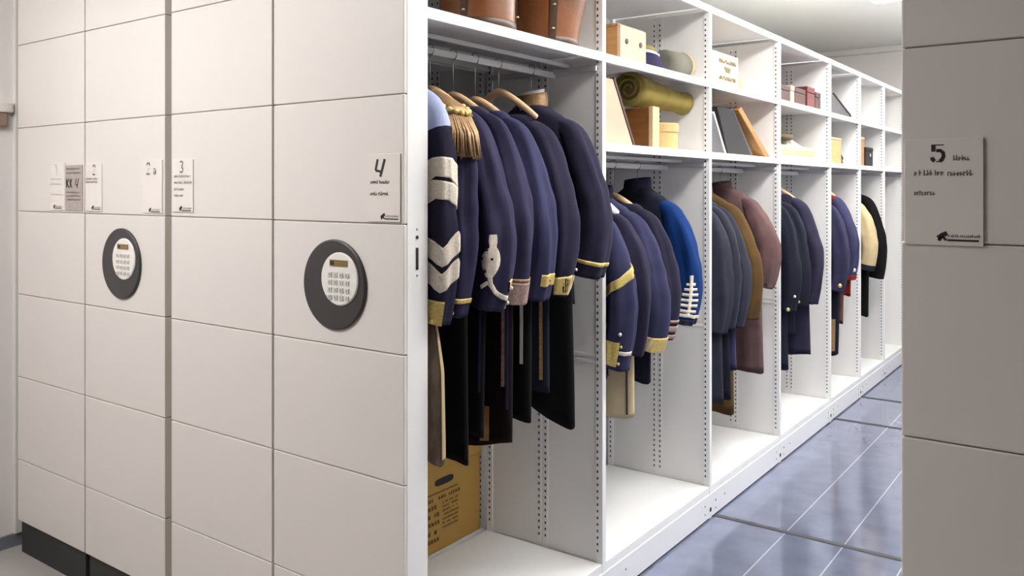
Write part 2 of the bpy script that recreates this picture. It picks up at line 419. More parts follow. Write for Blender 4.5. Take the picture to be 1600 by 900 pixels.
# ------------------------------------------------------------------ wall trunking and lamps
t = thing('wall_rail', 'short pale rail with brown underside fixed to the left wall', 'wall rail', (XL, 1.5, 1.85))
MB().box(0.0, .03, -2.5, .15, 0.012, .055, M['sign']).build('rail_body', t, bevel=.006)
MB().box(0.0, .024, -2.5, .13, -.05, .0125, M['trunkbrown']).build('rail_underside', t, bevel=.008)
def lamp(x0, x1, y0, y1, label, strength=None, drop=.05):
    t = thing('ceiling_light', label, 'ceiling light', ((x0+x1)/2, (y0+y1)/2, ZC), 'ceiling lights')
    hx, hy = (x1-x0)/2, (y1-y0)/2
    MB().box(-hx, hx, -hy, hy, -drop-.055, -drop, strength).build('diffuser', t, bevel=.01)
    mb = MB().box(-hx-.006, -hx-.0005, -hy, hy, -drop-.035, -drop-.008, M['lampcase']).box(hx+.0005, hx+.006, -hy, hy, -drop-.035, -drop-.008, M['lampcase'])
    mb.box(-hx, hx, -hy-.006, -hy-.0005, -drop-.035, -drop-.008, M['lampcase']).box(-hx, hx, hy+.0005, hy+.006, -drop-.035, -drop-.008, M['lampcase']).build('frame', t)
    for sy in (-1, 1): MB().tube([(0, sy*hy*.7, 0), (0, sy*hy*.7, -drop)], .006, M['lampcase'], 8).build('suspension_rod', t)
lampA = mat('aisle_lamp_diffuser', (255, 253, 248), .5, emit=27)
lampC = mat('far_lamp_diffuser', (255, 253, 248), .5, emit=21)
lampB = mat('front_lamp_diffuser', (255, 252, 250), .5, emit=25)
lamp(-.74, -.36, 2.0, 3.05, 'flat ceiling light over the near end of the aisle', lampA)
lamp(-.74, -.36, 3.4, 4.6, 'flat ceiling light over the middle of the aisle', lampA, .10)
lamp(-1.36, -.86, 4.95, 6.08, 'flat ceiling light over the far end of the aisle, just seen beside the right panel', lampC)
lamp(-.52, -.22, 6.2, 7.8, 'added unseen ceiling light nearest the back wall', lampC, .16)  # hidden lamp added to brighten the far ceiling and back wall
lamp(-3.25, -1.95, -.10, .45, 'flat ceiling light in front of the numbered end panels', lampB, .02)

# ------------------------------------------------------------------ garments
def cr(pts, n):
    """Catmull-Rom through rows of pts, n samples"""
    P = np.array(pts, float); k = len(P)
    d = np.r_[0, np.cumsum(np.linalg.norm(np.diff(P[:, :2], axis=0), axis=1)+1e-9)]
    t = np.linspace(0, d[-1], n); out = []
    for tt in t:
        i = min(max(np.searchsorted(d, tt)-1, 0), k-2)
        u = (tt-d[i])/(d[i+1]-d[i])
        p0, p1, p2, p3 = P[max(i-1, 0)], P[i], P[i+1], P[min(i+2, k-1)]
        out.append(.5*((2*p1)+(-p0+p2)*u+(2*p0-5*p1+4*p2-p3)*u*u+(-p0+3*p1-3*p2+p3)*u**3))
    return np.array(out), d[-1]
def se(a, n): # super-ellipse point on the unit shape
    c, s = math.cos(a), math.sin(a)
    return math.copysign(abs(c)**(2/n), c), math.copysign(abs(s)**(2/n), s)

class Body:
    def __init__(s, W, L, T, flare, seed, neckgap):
        r = random.Random(seed); s.ph = [r.uniform(0, 6.28) for _ in range(6)]
        s.L = L
        prof = [(.0, .062, T*.85), (-.018, .086, T*.9), (-.042, .135, T*.92), (-.075, W-.03, T*.95), (-.11, W-.008, T), (-.17, W*.97, T), (-.28, W*.93, T),
                (-.42, W*.86, T), (-.55, W*.9*flare if L > .6 else W*.88, T)]
        if L > .56: prof.append((-L, W*.95*flare, T))
        prof = [p for p in prof if p[0] >= -L-1e-6]
        s.z = [p[0] for p in prof][::-1]; s.a = [p[1] for p in prof][::-1]; s.b = [p[2] for p in prof][::-1]
    def pt(s, z, th, off=0):
        a = np.interp(z, s.z, s.a); b = np.interp(z, s.z, s.b)
        x, y = se(th, 2.6)
        k = min(1, max(0, (-z-.08)/.35))
        fold = k*(.5*math.sin(4*th+s.ph[0]+1.3*z)+.35*math.sin(7*th+s.ph[1]-2*z)+.3*math.sin(11*th+s.ph[2]))
        bb = b*(1+.10*fold)-.004*k+off; aa = a*(1+.012*fold)+off
        dr = .34*b*k*noise.noise(Vector((x*3+s.ph[4], y*2+s.ph[5], z*2.2)))
        return Vector((aa*x, (bb+dr)*y, z+.006*math.sin(3*th+s.ph[3])*min(1, k*2)*(1 if z < -s.L+.03 else 0)))
class Sleeve:
    def __init__(s, W, length, drop, rx, ry, seed, side, dy=0., out=.07):
        r = random.Random(seed); s.ph = [r.uniform(0, 6.28) for _ in range(6)]
        s.side = side; s.rx, s.ry = rx, ry
        z0 = -.062
        l = length
        k = l/.57
        P = [(W-.125, z0+.004, .016), (W-.075, z0-.010, .032), (W-.02, z0-.045, .047), (W+.004, z0-.09, .056), (W+.03, z0-.17*k, .063), (W+out-.008, z0-.29*k, .067),
             (W+out, z0-.38*k, .066), (W+out-.006, z0-.48*k, .063), (W+out-.022, z0-.57*k, .060)]
        s.N = 44; s.P, s.len = cr(P, s.N); s.dy = dy
    def pt(s, t, th, off=0):
        i = t*(s.N-1); i0 = min(int(i), s.N-2); u = i-i0
        p = s.P[i0]*(1-u)+s.P[i0+1]*u
        tan = s.P[min(i0+1, s.N-1)][:2]-s.P[max(i0-1, 0)][:2]; tan = tan/np.linalg.norm(tan)
        N = np.array((-tan[1], tan[0]))
        x, y = se(th, 2.25)
        k = min(1, t*3)
        w = 1+k*(.06*math.sin(2*th+s.ph[0]+2*t)+.05*math.sin(5*th+s.ph[1]-2*t)+.035*math.sin(9*th+s.ph[5]+3*t)+.22*noise.noise(Vector((1.6*math.cos(th)+s.ph[3], 1.6*math.sin(th)+s.ph[4], t*2.6)))) + .03*math.exp(-((t-.55)/.16)**2)*math.sin(40*t+2*math.sin(th+s.ph[2]))
        rx = p[2]/.066*s.rx*w+off; ry = p[2]/.066*s.ry*w+off
        yy = s.dy*t*t
        return Vector((s.side*(p[0]+N[0]*rx*x), yy+ry*y, p[1]+N[1]*rx*x))
def surf_mesh(mb, fn, us, vs, m, cond=None, m2=None):
    nu, nv = len(us), len(vs)
    pts = [fn(u, v) for u in us for v in vs]
    o = len(mb.v); mb.v += [tuple(p) for p in pts]
    a = mb.mi(m); b = mb.mi(m2) if m2 else a
    for i in range(nu-1):
        for j in range(nv):
            k = (j+1) % nv
            mb.f.append((o+i*nv+j, o+i*nv+k, o+(i+1)*nv+k, o+(i+1)*nv+j))
            mb.m.append(b if cond and cond(us[i], vs[j]) else a)
    return o, nu, nv
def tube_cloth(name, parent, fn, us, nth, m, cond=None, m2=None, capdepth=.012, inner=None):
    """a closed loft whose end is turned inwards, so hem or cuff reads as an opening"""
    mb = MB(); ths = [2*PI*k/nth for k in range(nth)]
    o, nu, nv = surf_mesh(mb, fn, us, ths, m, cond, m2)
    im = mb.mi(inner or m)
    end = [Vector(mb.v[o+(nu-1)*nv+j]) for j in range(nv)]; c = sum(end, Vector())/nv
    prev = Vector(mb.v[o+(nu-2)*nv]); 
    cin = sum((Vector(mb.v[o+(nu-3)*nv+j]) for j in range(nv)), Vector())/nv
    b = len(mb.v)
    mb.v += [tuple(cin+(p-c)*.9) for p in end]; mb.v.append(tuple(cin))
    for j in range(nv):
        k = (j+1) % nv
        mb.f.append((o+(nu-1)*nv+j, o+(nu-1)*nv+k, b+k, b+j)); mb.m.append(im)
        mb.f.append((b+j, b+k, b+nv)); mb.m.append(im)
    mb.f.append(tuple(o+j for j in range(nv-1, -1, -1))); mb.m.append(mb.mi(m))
    return mb.build(name, parent, smooth=True)
def ribbon(name, parent, sl, pts, w, m, off=.0025, close=False):
    """braid laid on a sleeve: pts are (angle in degrees, metres above the cuff)"""
    mb = MB()
    lines = pts if isinstance(pts[0], list) else [pts]
    ws = w if isinstance(w, list) else [w]*len(lines)
    for ln, ww in zip(lines, ws):
        R = .055; w0 = ww; ww = max(w0) if isinstance(w0, tuple) else w0; nw = max(2, int(ww/.006)+1)
        q = [Vector((math.radians(a)*R, h)) for a, h in ln]
        dense = [q[0]]
        for a, b in zip(q[:-1], q[1:]):
            n = max(1, int((b-a).length/.006))
            dense += [a+(b-a)*(k/n) for k in range(1, n+1)]
        rows = []
        for i, p in enumerate(dense):
            t = (dense[min(i+1, len(dense)-1)]-dense[max(i-1, 0)]).normalized(); nr = Vector((-t.y, t.x))
            row = []
            if isinstance(w0, tuple): ww = float(np.interp(i/(len(dense)-1), np.linspace(0, 1, len(w0)), w0))
            for k in range(nw+1):
                s_ = p+nr*ww*(k/nw-.5)
                row.append(sl.pt(min(1, max(0, 1-s_.y/sl.len)), s_.x/R, off))
            low = [sl.pt(min(1, max(0, 1-(p+nr*ww*e).y/sl.len)), (p+nr*ww*e).x/R, -.002) for e in (.5, -.5)]
            rows.append([low[1]]+row+[low[0]])
        n = len(rows[0])
        mb.add([p for r in rows for p in r], [(i*n+j, i*n+j+1, (i+1)*n+j+1, (i+1)*n+j) for i in range(len(rows)-1) for j in range(n-1)], m)
    return mb.build(name, parent, smooth=True)
def button(parent, p, r, m, d=(.5, -.85, 0)):
    d = Vector(d).normalized(); mb = MB()
    u = d.cross(Vector((0, 0, 1))).normalized(); v = d.cross(u)
    R = [[p+d*h+(u*math.cos(a)+v*math.sin(a))*rr for a in [2*PI*k/12 for k in range(12)]] for rr, h in ((r, -.003), (r, .002), (r*.7, .005), (r*.2, .006))]
    mb.rings(R, m); return mb.build('button', parent, smooth=True)

def hanger(x, y, zn, zrail, label, m, rz=0, W=.19, lift=0., thick=.012):
    """zn: height of the neck base of the garment"""
    t = thing('coat_hanger', label, 'coat hanger', (x, y, zn), 'coat hangers on the rails', rz)
    pts = []; rad = []
    for k in range(-10, 11):
        u = k/10; pts.append((u*W, 0, .004+lift-.095*abs(u)**1.3)); rad.append(thick*(1.25-.45*abs(u)))
    MB().tube(pts, rad, m, 10).build('shoulder_bar', t, smooth=True)
    hz = zrail-zn                    # centre of the rail above the neck base
    hk = [(0, 0, .006+lift), (0, 0, hz-.045)]
    for k in range(0, 11):
        a = -PI/2+k/10*PI*1.35
        hk.append((.0165*math.cos(a)+0.0, 0, hz+.004+.0185*math.sin(a)))
    hk[1] = (0.0, 0, hz-.03)
    MB().tube(hk, .0018, M['metal'], 8).build('hook', t, smooth=True)
    return t

def jacket(label, y, zn, W=.185, L=.69, sl=.57, T=.046, m='navy', sleeve=None, rz=0, seed=0, ry=.052, rx=.060, flare=1., collar=None, collar_h=.045,
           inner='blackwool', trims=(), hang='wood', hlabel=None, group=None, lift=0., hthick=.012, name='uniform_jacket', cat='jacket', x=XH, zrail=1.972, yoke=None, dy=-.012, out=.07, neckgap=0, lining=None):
    t = thing(name, label, cat, (x, y, zn), group, rz)
    bd = Body(W, L, T, flare, seed, neckgap)
    top = -.03 if (collar is None and hang) else 0.
    zs = list(np.linspace(top, -.1, 9))+list(np.linspace(-.13, -L, 22))
    cond = (lambda z, th: z > yoke[1]) if yoke else None
    tube_cloth('body', t, bd.pt, zs, 44, M[m], cond, M[yoke[0]] if yoke else None, inner=M[inner])
    sls = {}
    for side in (1, -1):
        s_ = Sleeve(W, sl, 0, rx, ry, seed*3+side, side, dy, out)
        cnd = (lambda u, th: u < yoke[2]) if yoke else None
        o = tube_cloth('sleeve', t, s_.pt, list(np.linspace(0, 1, 40)), 26, M[sleeve or m], cnd, M[yoke[0]] if yoke else None, inner=M[inner])
        sls[side] = (s_, o)
    if collar:
        R = []
        for rr, h in ((1.0, -.012), (.98, collar_h*.5), (.93, collar_h), (.86, collar_h), (.86, 0.0)):
            R.append([Vector((.066*rr*math.cos(a), T*.92*rr*math.sin(a), h+.008*math.cos(a-1))) for a in [2*PI*k/28 for k in range(28)]])
        MB().rings(R, M[collar], False, True).build('collar', t, smooth=True)
    if lining:
        R = []
        for rr, h in ((.80, -.005), (.80, collar_h+.012), (.72, collar_h+.012), (.72, 0)):
            R.append([Vector((.066*rr*math.cos(a), T*.92*rr*math.sin(a), h+.008*math.cos(a-1))) for a in [2*PI*k/28 for k in range(28)]])
        MB().rings(R, M[lining], False, True).build('collar_lining', t, smooth=True)
    s_, o = sls[1]
    for tr in trims:
        k = tr[0]
        if k == 'ribbon': ribbon(tr[4] if len(tr) > 4 else 'cuff_braid', o, s_, tr[1], tr[2], M[tr[3]])
        elif k == 'button':
            p = s_.pt(1-tr[2]/s_.len, math.radians(tr[1]), .002); button(o, p, tr[3], M[tr[4]])
    if hang: hanger(x, y, zn, zrail, hlabel, M[hang], rz, W*.86, lift, hthick)
    return t, sls, bd

def epaulette(t, sls, m='oldgold'):
    e = MB(); R = []
    for k in range(11):                                  # short strap widening into a domed crescent
        u = k/10; x = .105+u*.115; z = -.046-.062*u**1.4+.016
        hw = .024+.030*math.sin(min(1, u*1.1)*PI/2)**2
        R.append([(x, -hw, z-.006), (x, -hw*.6, z+.010), (x, 0, z+.015), (x, hw*.6, z+.010), (x, hw, z-.006), (x, 0, z-.008)])
    e.rings(R, M[m])
    for k in range(12):                                  # raised bullion rope round the crescent
        a = -1.9+3.8*k/11
        e.lathe([(.002, -.008), (.009, -.004), (.009, .004), (.002, .008)], (.175+.052*math.cos(a), .058*math.sin(a), -.066-.028*max(0, math.cos(a))), M['gold'], 8)
    eo = e.build('epaulette', t, smooth=True); eo['label'] = 'tarnished gold epaulette'
    f = MB(); rg = random.Random(5)
    for row in range(4):
        for k in range(32):
            a = -2.3+3.1*k/31
            p = Vector((.172+.060*math.cos(a)-.010*row, .062*math.sin(a)*(1-.08*row), -.078-.03*max(0, math.cos(a))))
            q = p+Vector((.024+.022*max(0, math.cos(a))+rg.uniform(-.005, .005), -.014+.012*math.sin(a)+rg.uniform(-.005, .005), -.100-rg.uniform(0, .024)))
            f.tube([p+Vector((-.012, 0, .008)), p, p+(q-p)*.5+Vector((.012, -.005, .006)), q], [.003, .0042, .0046, .0034], M[m], 6)
    fo = f.build('fringe', eo, smooth=True); fo['kind'] = 'stuff'

def trousers(label, y, ztop, zbot, x=XH, w=.12, T=.016, m='blackwool', seed=0, slant=0., stripe=None, name='uniform_trousers', cat='trousers', group=None, lining=None, skew=0., narrow=.85, side_stripe=True, tip=0.):
    r = random.Random(seed); ph = [r.uniform(0, 6.28) for _ in range(4)]
    t = thing(name, label, cat, (x, y, zbot), group)
    Lh = ztop-zbot
    def f(z, th, off=0):
        u = 1-z/Lh                                     # 0 at the top, 1 at the hem
        a = w*(1-(1-narrow)*u)*(.5+.5*min(1, u/.45)**.8); X, Y_ = se(th, 2.6)
        fd = math.sin(3*th+ph[0]+3*u)*.12+math.sin(7*th+ph[1]-2*u)*.10
        zz = z
        if u > .9: zz = z+(slant*X*.5+tip*(X*X)+.01*math.sin(2*th+ph[2]))*((u-.9)/.1)
        return Vector((a*X*(1+.02*fd)+skew*u+(off if X > .5 else 0), T*Y_*(1+fd)*(.3+.7*min(1, u*2))+(off*math.copysign(1, Y_) if off else 0), zz))
    zs = list(np.linspace(Lh, 0, 40))
    o = tube_cloth('leg', t, f, zs, 30, M[m], inner=M[lining or m])
    if stripe:
        for (ma, th0, dth, za, zb) in stripe:
            mb = MB(); rows = []
            for z in np.linspace(za-zbot, zb-zbot, 24):
                rows.append([f(z, math.radians(th0+dth*k/3), .002) for k in range(4)])
            mb.add([p for rr in rows for p in rr], [(i*4+j, i*4+j+1, (i+1)*4+j+1, (i+1)*4+j) for i in range(23) for j in range(3)], M[ma])
            mb.build('side_stripe', o, smooth=True)
    return t

# chevron helpers: (angle, height above cuff)
def vee(h, d, a0=-62, half=75): return [(a0-half, h+d), (a0, h), (a0+half, h+d)]
def band(h, a0=-150, a1=40, tilt=0): return [(a0+(a1-a0)*k/8, h+tilt*k/8) for k in range(9)]
G1 = 'uniform jackets in the first bay'; G2 = 'uniform jackets in the second bay'
# --- bay 1 (rail at 1.972)
jacket('navy jacket with pale blue shoulders and cream sleeve chevrons, right beside end panel 4', 1.793, 1.885, W=.170, m='navy2', seed=1, sl=.655, ry=.040, T=.036, out=.040, yoke=('periwinkle', -.13, .27), collar='periwinkle', hang='whitecloth', hlabel='white padded coat hanger of the jacket with cream chevrons', group=G1,
       trims=[('ribbon', [[(-150, .385), (-75, .432), (-10, .425), (50, .39)], [(-150, .322), (-75, .372), (-10, .365), (50, .33)], vee(.180, .05, -50), vee(.112, .05, -50)], [.050, .050, .045, .045], 'cream', 'chevron'),
              ('ribbon', band(.035, -140, -30), .07, 'gold', 'cuff_braid'), ('button', -62, .012, .007, 'brass')])
t, sls, bd = jacket('navy jacket with a fringed gold epaulette on its shoulder', 1.876, 1.850, m='navy', seed=2, W=.175, sl=.61, ry=.044, T=.042, out=.036, collar='inkblue', hang='whitecloth', lining='whitecloth', hlabel='white padded coat hanger of the epaulette jacket', group=G1,
       trims=[('ribbon', band(.055, -140, 20), .012, 'gold'), ('button', -60, .02, .007, 'brass')])
epaulette(t, sls)
KN = -4
knot = [[(-50, .218), (-50, .196), (-50, .175), (-51, .155), (-53, .135), (-55, .115), (-56, .098)],
        [(-56, .105), (-50, .080), (-30, .062), (-2, .050), (24, .042)], [(-58, .085), (-78, .070)], [(24, .052), (22, .012)]]
knot = [[(a+KN, h) for a, h in ln] for ln in knot]
KW = [(.020, .024, .018, .046, .064, .062, .042, .018), (.014, .013, .012), .010, .012]
jacket('navy jacket with a cream trefoil knot and gold tabs above the cuff', 1.985, 1.835, m='navy', seed=3, sl=.585, ry=.058, T=.05, hang='wood', lift=.012, hlabel='pale wooden hanger of the trefoil knot jacket', group=G1,
       trims=[('ribbon', knot, KW, 'cream', 'trefoil_knot'), ('ribbon', [[(8, .074), (36, .078)], [(10, .032), (34, .036)]], .026, 'gold', 'cuff_tab'),
              ('button', -84, .15, .004, 'inkblue'), ('button', -56, .15, .004, 'inkblue'), ('button', -70, .175, .004, 'inkblue'), ('button', -73, .115, .005, 'inkblue'), ('button', 44, .066, .006, 'pearl'), ('button', 42, .026, .006, 'pearl')])
jacket('slate navy jacket with a broad brown lace cuff', 2.098, 1.83, m='navy', seed=5, sl=.575, ry=.055, hang='wood', lift=.008, hlabel='pale wooden hanger of the brown lace cuff jacket', group=G1,
       trims=[('ribbon', band(.036, -150, 75), .068, 'lace', 'cuff_lace'), ('ribbon', band(.076, -150, 75), .007, 'oldgold')])
jacket('slate navy jacket with a small gold patch on a plain blue cuff', 2.213, 1.825, m='navy3', seed=6, sl=.57, ry=.055, hang='wood', lift=.008, hlabel='pale wooden hanger of the jacket with small gold cuff patch', group=G1,
       trims=[('ribbon', [(-30, .068), (34, .070)], .030, 'gold', 'cuff_tab'), ('button', 14, .068, .006, 'oldgold')])
jacket('deep navy jacket with a gold and brown cuff flash, its hanger arm outside', 2.345, 1.822, m='navy2', seed=7, sl=.565, ry=.058, T=.05, hang='wood', lift=.05, hlabel='pale wooden hanger lying over the shoulder of a navy jacket', group=G1,
       trims=[('ribbon', [[(-60, .035), (10, .045)]], .055, 'gold', 'cuff_flash'), ('ribbon', [[(-20, .022), (-14, .062)]], .02, 'leatherdark', 'cuff_flash'), ('ribbon', [(14, .07), (22, .05), (4, .008)], .008, 'cream'), ('button', 24, .085, .005, 'pearl')])
jacket('dark navy jacket with a gold standing collar, last in the first bay', 2.545, 1.842, W=.19, m='navy2', seed=8, sl=.545, ry=.060, T=.055, L=.71, out=.078, collar='oldgold', collar_h=.044, lining='whitecloth', hang='wood', hlabel='wooden hanger inside the gold collared jacket', group=G1,
       trims=[('ribbon', band(.062, -170, 75, -.012), .011, 'gold'), ])
# trousers and long pieces under them
GT = 'trousers hung below the first bay jackets'
ZT = 1.66
trousers('grey brown fur trimmed garment with cream edge, hanging against end panel 4', 1.772, 1.22, .80, x=-1.60, w=.07, T=.024, m='fur', seed=11, slant=-.05, name='fur_garment', cat='garment', stripe=[('creamcloth', -8, 20, 1.22, .81)], narrow=1.1)
trousers('black trousers, the near black pair left of the tan lining', 1.875, ZT, .765, x=-1.73, w=.205, m='blackwool', seed=12, slant=-.03, group=GT, T=.032, narrow=1.02)
trousers('black trousers with a faint blue side seam, just behind the near black pair', 1.98, ZT, .80, x=-1.73, w=.205, m='blackwool', seed=13, group=GT, stripe=[('navy', -24, 8, 1.2, .93)], narrow=.9, T=.03)
trousers('maroon black trousers with tan lining showing and grey lace stripe', 2.09, ZT, .715, x=-1.72, w=.205, m='maroon', seed=14, group=GT, stripe=[('lace', -34, 8, 1.2, .93), ('navy', -24, 10, 1.2, .86), ('woodhoney', -66, 13, .865, .735)], lining='woodhoney', narrow=.98, tip=.05, T=.034)
trousers('black trousers with a white side stripe', 2.20, ZT, .80, x=-1.72, w=.195, m='blackwool', seed=15, group=GT, stripe=[('whitecloth', -36, 8, 1.2, .98)], narrow=1.0, T=.03)
trousers('black trousers with a gold side stripe', 2.32, ZT, .86, x=-1.735, w=.20, m='inkblue', seed=16, group=GT, stripe=[('oldgold', -34, 8, 1.25, .90)], narrow=1, T=.03)
trousers('black breeches widening to a pointed hem, last in the first bay', 2.46, 1.60, .80, x=-1.745, w=.20, m='blackwool', seed=17, group=GT, slant=-.17, narrow=1.05, skew=.012, T=.04)

# --- bay 2 (rail at 1.638)
R2 = 1.638
jacket('navy jacket with a slanted gold sleeve bar, first in the second bay', 2.792, 1.505, m='navy3', seed=21, sl=.575, hang='whitecloth', lift=.03, hthick=.019, hlabel='white padded hanger of the jacket with slanted gold bar', group=G2, zrail=R2, ry=.050, out=.06, T=.045,
       trims=[('ribbon', [(-150, .285), (-60, .32), (40, .37)], .032, 'gold', 'sleeve_bar'), ('ribbon', [(-100, .02), (-100, .105)], .06, 'gold', 'cuff_panel'), ('button', -70, .135, .007, 'pearl'), ('button', -62, .09, .006, 'brass'), ('button', -62, .035, .006, 'brass'), ('ribbon', [(-68, .07), (0, .07)], .012, 'cream')])
jacket('dark navy jacket with olive lace on its sleeve, second in the second bay', 2.905, 1.50, m='inkblue', sleeve='navy2', seed=22, sl=.53, hang='whitecloth', lift=.03, hthick=.019, hlabel='white padded hanger of the olive laced jacket', group=G2, zrail=R2, ry=.052, out=.06,
       trims=[('ribbon', [[(-100, .03), (-90, .17)]], .03, 'oldgold', 'cuff_lace')])
jacket('slate navy jacket with a wide pale gold cuff', 3.035, 1.50, m='navy3', seed=23, sl=.535, hang='wood', collar='navy2', hlabel='wooden hanger of the pale gold cuffed jacket', group=G2, zrail=R2, ry=.060, out=.068, L=.62, T=.05,
       trims=[('ribbon', band(.03, -165, 60), .060, 'gold', 'cuff_lace'), ('ribbon', [(-70, .01), (-55, .055)], .012, 'cream')])
jacket('dark navy jacket with a brown braided cuff, beside the royal blue one', 3.16, 1.505, m='navy2', seed=24, sl=.51, hang='wood', hlabel='wooden hanger of the brown braid cuffed jacket', group=G2, zrail=R2, ry=.055, L=.60, out=.06,
       trims=[('ribbon', [band(.02, -160, 60), band(.05, -160, 60), band(.075, -160, 60)], [.018, .018, .010], 'lace', 'cuff_braid')])
frog = [[(-50, .05), (-50, .205)]]
for hh, hw_ in ((.062, 34), (.083, 38), (.105, 38), (.127, 34), (.148, 28), (.168, 20)): frog.append([(-50-hw_, hh), (-50+hw_, hh)])
frog.append([(-130, .042), (-50, .048), (50, .034)])
jacket('royal blue sleeved jacket with white braid ladder above the cuff', 3.385, 1.54, W=.178, m='inkblue', sleeve='royal', seed=25, sl=.515, hang='wood', collar='navy2', collar_h=.042, hlabel='wooden hanger of the royal blue jacket', group=G2, zrail=R2, ry=.064, L=.58, out=.066, T=.055,
       trims=[('ribbon', frog, [.014]+[.0115]*6+[.012], 'cream', 'braid_ladder'), ('ribbon', band(.014, -150, 60), .030, 'navy2', 'cuff')])
trousers('cream linen trousers with dark edge seam in the second bay', 2.90, 1.35, .655, x=-1.645, w=.115, m='beige', seed=26, T=.022, stripe=[('greyboard', -155, 10, .95, .67), ('greyboard', -45, 8, .95, .67)], narrow=1.05, slant=-.015)
trousers('short navy trousers hung behind the cream pair', 3.04, 1.35, .765, x=-1.60, w=.075, m='inkblue', seed=27, T=.022, narrow=1)
# --- bay 3
G3 = 'long coats in the third bay'
jacket('grey blue long coat, nearest in the third bay', 3.785, 1.505, m='greyblue', seed=31, flare=1.4, L=.98, sl=.58, T=.04, ry=.044, out=.045,  hang='whitecloth', hlabel='white padded hanger of the nearest grey blue coat', group=G3, zrail=R2, name='long_coat', cat='coat', inner='blackwool')
jacket('grey blue long coat, second in the third bay', 3.875, 1.51, m='inkblue', sleeve='greyblue', seed=32, flare=1.4, L=.98, sl=.57, T=.04, ry=.044, out=.055, hang='whitecloth', hlabel='white padded hanger of the second grey blue coat', group=G3, zrail=R2, name='long_coat', cat='coat', collar='greyblue', collar_h=.025)
jacket('slate blue long coat touching the olive tan coat', 3.965, 1.505, m='navy3', sleeve='greyblue', seed=33, flare=1.35, L=.86, sl=.57, T=.042, ry=.046, out=.065, hang='wood', hlabel='wooden hanger of the slate blue coat', group=G3, zrail=R2, name='long_coat', cat='coat', collar='greyblue', collar_h=.025)
jacket('olive tan long coat, the longest in the third bay', 4.085, 1.52, m='tanwool', seed=34, L=1.12, sl=.56, T=.048, ry=.062, out=.078, hang='wood', hlabel='wooden hanger of the olive tan coat', group=G3, zrail=R2, name='long_coat', cat='coat', collar='tanwool', collar_h=.022, inner='brownwool')
jacket('mauve brown coat, last in the third bay', 4.345, 1.55, m='mauve', seed=35, L=.98, sl=.46, T=.06, ry=.064, W=.185, out=.08, hang='wood', hlabel='wooden hanger of the mauve brown coat', group=G3, zrail=R2, name='long_coat', cat='coat', collar='mauve', collar_h=.022, inner='maroon', flare=1.35, trims=[('button', -60, .03, .007, 'black')])
# --- bay 4
G4 = 'dark navy coats in the fourth bay'
jacket('blue black coat, nearest in the fourth bay', 4.785, 1.51, m='inkblue', seed=41, flare=1.3, L=1.0, sl=.60, ry=.055, T=.05, hang='wood', hlabel='wooden hanger of the nearest fourth bay coat', group=G4, zrail=R2, name='tail_coat', cat='coat', out=.05, trims=[('button', -60, .02, .011, 'brass'), ('button', -30, .09, .008, 'pearl')])
jacket('blue black coat, middle one of the fourth bay', 4.945, 1.51, m='inkblue', seed=42, flare=1.25, L=.84, sl=.58, ry=.062, T=.055, hang='wood', hlabel='wooden hanger of the middle fourth bay coat', group=G4, zrail=R2, name='tail_coat', cat='coat', out=.06, trims=[('button', -60, .03, .008, 'brass')])
jacket('dark navy coat, last and widest in the fourth bay', 5.15, 1.535, m='navy2', seed=43, flare=1.35, L=1.0, sl=.62, ry=.070, T=.068, W=.19, out=.075, hang='wood', lift=.02, hlabel='wooden hanger of the last fourth bay coat', group=G4, zrail=R2, name='tail_coat', cat='coat')
# --- bay 5
G5 = 'jackets in the fifth bay'
jacket('navy jacket with a brass cuff button in the fifth bay', 5.81, 1.50, m='navy', seed=51, L=.80, sl=.58, ry=.062, T=.055, out=.06, hang='wood', hlabel='wooden hanger of the brass buttoned fifth bay jacket', group=G5, zrail=R2, trims=[('button', -60, .05, .014, 'brass')])
jacket('navy jacket with a crimson standing collar', 6.00, 1.545, m='navy', sleeve='navy3', seed=52, L=.66, sl=.56, ry=.068, T=.06, W=.185, out=.075, collar='redwool', collar_h=.06, yoke=('redwool', -.095, .13), hang='wood', lift=.03, hlabel='wooden hanger of the crimson collared jacket', group=G5, zrail=R2, trims=[('ribbon', band(.02, -150, 60), .04, 'redwool', 'cuff'), ('button', -20, .07, .014, 'pearl')])
trousers('crimson trousers below the crimson collared jacket', 6.04, 1.3, .80, x=-1.56, w=.06, m='redwool', seed=53, T=.03)
trousers('brown trousers hanging in the fifth bay', 5.95, 1.35, .62, x=-1.62, w=.10, m='brownwool', seed=54, T=.03)
trousers('black trousers with gold lace hem in the fifth bay', 5.85, 1.3, .42, x=-1.64, w=.12, m='inkblue', seed=55, T=.03, stripe=[('oldgold', -70, 30, .66, .45)])
# --- bay 6
G6 = 'garments in the sixth bay'
jacket('cream sleeved jacket in the sixth bay', 6.60, 1.50, m='creamcloth', seed=61, L=.55, sl=.50, ry=.062, T=.055, out=.06, hang='wood', hlabel='wooden hanger of the cream jacket', group=G6, zrail=R2, collar='inkblue', trims=[('ribbon', band(.02, -150, 60), .05, 'inkblue', 'cuff')])
jacket('black jacket, farthest garment on the rails', 6.84, 1.54, m='blackwool', seed=62, L=.66, sl=.62, ry=.07, out=.075, T=.06, hang='wood', hlabel='wooden hanger of the black jacket', group=G6, zrail=R2, collar='oldgold')
trousers('black trousers below the farthest black jacket', 6.68, 1.25, .58, x=-1.60, w=.07, m='blackwool', seed=63, T=.03)

